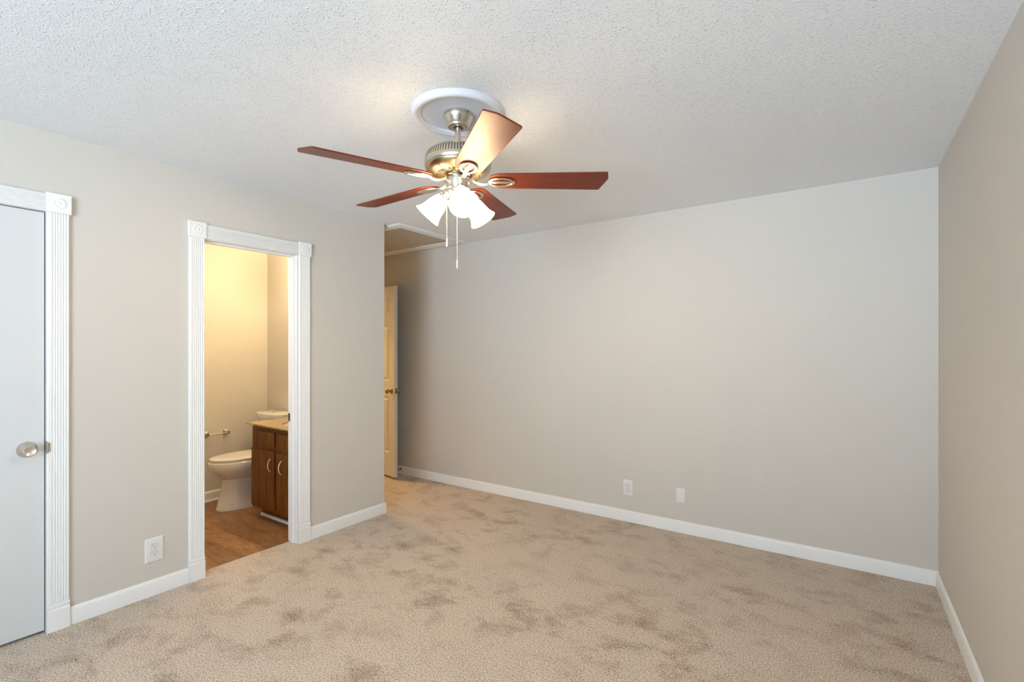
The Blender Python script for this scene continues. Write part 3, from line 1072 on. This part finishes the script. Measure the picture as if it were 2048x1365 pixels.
def egg(z, yf, yb, hw, n=48, sq=1.0):
    """plan outline: rounded nose towards -y, blunter at the back"""
    pts = []
    cyy = yb - (yb - yf) * 0.42
    for i in range(n):
        a = 2 * PI * i / n
        s, c = math.sin(a), math.cos(a)
        x = hw * (abs(c) ** 0.92) * (1 if c >= 0 else -1)
        y = cyy + (yb - cyy) * (abs(s) ** 0.75) if s >= 0 else cyy + (cyy - yf) * s
        pts.append(Vector((TX + x, y, z)))
    return pts


obj('bowl', MB().loft([egg(FZ, 1.966, 2.47, 0.118), egg(0.012, 1.964, 2.472, 0.119), egg(0.03, 1.973, 2.47, 0.114), egg(0.12, 1.993, 2.465, 0.106), egg(0.20, 2.008, 2.46, 0.103), egg(0.252, 2.018, 2.455, 0.103),
                       egg(0.258, 2.017, 2.455, 0.106), egg(0.268, 2.003, 2.455, 0.118), egg(0.290, 1.972, 2.455, 0.140), egg(0.318, 1.940, 2.455, 0.162), egg(0.345, 1.918, 2.455, 0.177), egg(0.362, 1.909, 2.455, 0.184),
                       egg(0.400, 1.905, 2.455, 0.187), egg(0.414, 1.908, 2.453, 0.185), egg(0.420, 1.918, 2.447, 0.178)]), 'porcelain', toi, smooth=28)
for s in (-1, 1):
    mcap = Matrix.Translation((TX + s * 0.1045, 2.045, 0.062)) @ Matrix.Rotation(s * PI / 2, 4, 'Y')
    obj('bolt_cap', MB().lathe([(0.010, -0.006), (0.010, 0.002), (0.006, 0.005), (0, 0.006)], 16, mcap), 'porcelain', toi, smooth=40)
obj('seat', MB().loft([egg(0.4210, 1.926, 2.40, 0.174), egg(0.424, 1.921, 2.402, 0.178), egg(0.4285, 1.922, 2.402, 0.178), egg(0.4305, 1.926, 2.40, 0.175)]), 'seat_plastic', toi, smooth=40)
obj('seat_lid', MB().loft([egg(0.4315, 1.927, 2.40, 0.175), egg(0.434, 1.921, 2.402, 0.179), egg(0.443, 1.922, 2.402, 0.178), egg(0.4475, 1.931, 2.398, 0.171), egg(0.4505, 1.97, 2.37, 0.136), egg(0.4515, 2.06, 2.32, 0.07)]),
    'seat_plastic', toi, smooth=40)


def tank_ring(z, hw, yf, yb, bow, n=16):
    pts = []
    for i in range(n + 1):
        u = -1 + 2 * i / n
        pts.append(Vector((TX + hw * u, yf - bow * (1 - u * u) + 0.03 * max(0, abs(u) - .85) / .15, z)))
    pts.append(Vector((TX + hw, yb, z)))
    pts.append(Vector((TX - hw, yb, z)))
    return pts


tb = 2.585
obj('tank', MB().loft([tank_ring(0.4205, 0.165, 2.435, tb, 0.02), tank_ring(0.44, 0.18, 2.43, tb, 0.025), tank_ring(0.70, 0.200, 2.42, tb, 0.035), tank_ring(0.747, 0.201, 2.42, tb, 0.035)]), 'porcelain', toi, smooth=40)
lid = obj('tank_lid', MB().loft([tank_ring(0.7475, 0.205, 2.415, tb + .004, 0.036), tank_ring(0.752, 0.214, 2.405, tb + .006, 0.038), tank_ring(0.783, 0.214, 2.405, tb + .006, 0.038), tank_ring(0.789, 0.210, 2.409, tb + .004, 0.037),
                           tank_ring(0.792, 0.195, 2.42, tb - .01, 0.034)]), 'porcelain', toi, smooth=30)
obj('flush_button', MB().lathe([(0.024, 0.7915), (0.024, 0.796), (0.021, 0.7975), (0.0, 0.7985)], 32, Matrix.Translation((TX + 0.0, 2.475, 0))), 'nickel_bright', lid, smooth=40)['label'] = 'round chrome dual flush button'

# ------------------------------------------------------------------ toilet paper holder on the far wall
hz = 0.607
ph = thing('toilet_paper_holder', (XBATH, 2.12, hz), 'empty brushed nickel toilet paper holder on the far bathroom wall', 'paper holder')
for y in (2.035, 2.212):
    def sq(i, x):
        return [Vector((XBATH + x, y - i, hz - i)), Vector((XBATH + x, y + i, hz - i)), Vector((XBATH + x, y + i, hz + i)), Vector((XBATH + x, y - i, hz + i))]
    obj('wall_mount', MB().loft([sq(0.0235, 0.0005), sq(0.0235, 0.006), sq(0.016, 0.013), sq(0.0105, 0.020), sq(0.0105, 0.042), sq(0.0125, 0.046), sq(0.0125, 0.058)]), 'nickel', ph, bevel=0.001)
obj('roller_bar', MB().tube([(XBATH + .050, 2.046, hz - .002), (XBATH + .050, 2.201, hz - .002)], 0.006, 14), 'nickel', ph, smooth=60)

# ------------------------------------------------------------------ vanity light bar above the sink (its glow lights the bathroom)
VLX, VLZ = -3.95, 2.08
vl = thing('vanity_light', (VLX, YBATH, VLZ), 'three globe vanity light above the bathroom sink', 'wall lamp')
obj('backplate', MB().box(VLX - .26, VLX + .26, YBATH - .022, YBATH - .0005, VLZ - .05, VLZ + .05), 'nickel', vl, bevel=0.006)
for dx in (-0.17, 0.0, 0.17):
    c = Vector((VLX + dx, YBATH - .115, VLZ + .005))
    so = obj('socket', MB().lathe([(0.018, -0.10), (0.018, -0.045), (0.024, -0.035)], 20, Matrix.Translation(c) @ Matrix.Rotation(PI / 2, 4, 'X')), 'nickel', vl, smooth=40)
    obj('globe', MB().lathe([(0.045 * math.sin(PI * i / 12), -0.045 * math.cos(PI * i / 12)) for i in range(13)], 24, Matrix.Translation(c)), 'vanity_lamp', so, smooth=60)

# ------------------------------------------------------------------ corridor flush lamp and an added bathroom fill lamp, both out of view
def flush_lamp(name, x, y, label, mat, k):
    r = thing(name, (x, y, H), label, 'ceiling lamp')
    Tm = Matrix.Translation((x, y, H - .0005)) @ Matrix.Diagonal((k, k, 1, 1))
    obj('lamp_base', MB().lathe([(0.15, 0), (0.15, -.025), (0.145, -.03), (0, -.03)], 40, Tm), 'nickel', r, smooth=40)
    obj('lamp_shade', MB().lathe([(0.138, -.0305), (0.13, -.06), (0.10, -.085), (0.05, -.10), (0, -.104)], 40, Tm), mat, r, smooth=60)


flush_lamp('corridor_ceiling_lamp', -5.28, 3.12, 'round flush glass lamp on the corridor ceiling beyond the hall door', 'hall_lamp', 1.0)
flush_lamp('bathroom_fill_lamp', -3.75, 1.50, 'added round fill lamp on the bathroom ceiling, out of view', 'bath_fill', 0.8)  # added out of view to brighten the toilet front and floor
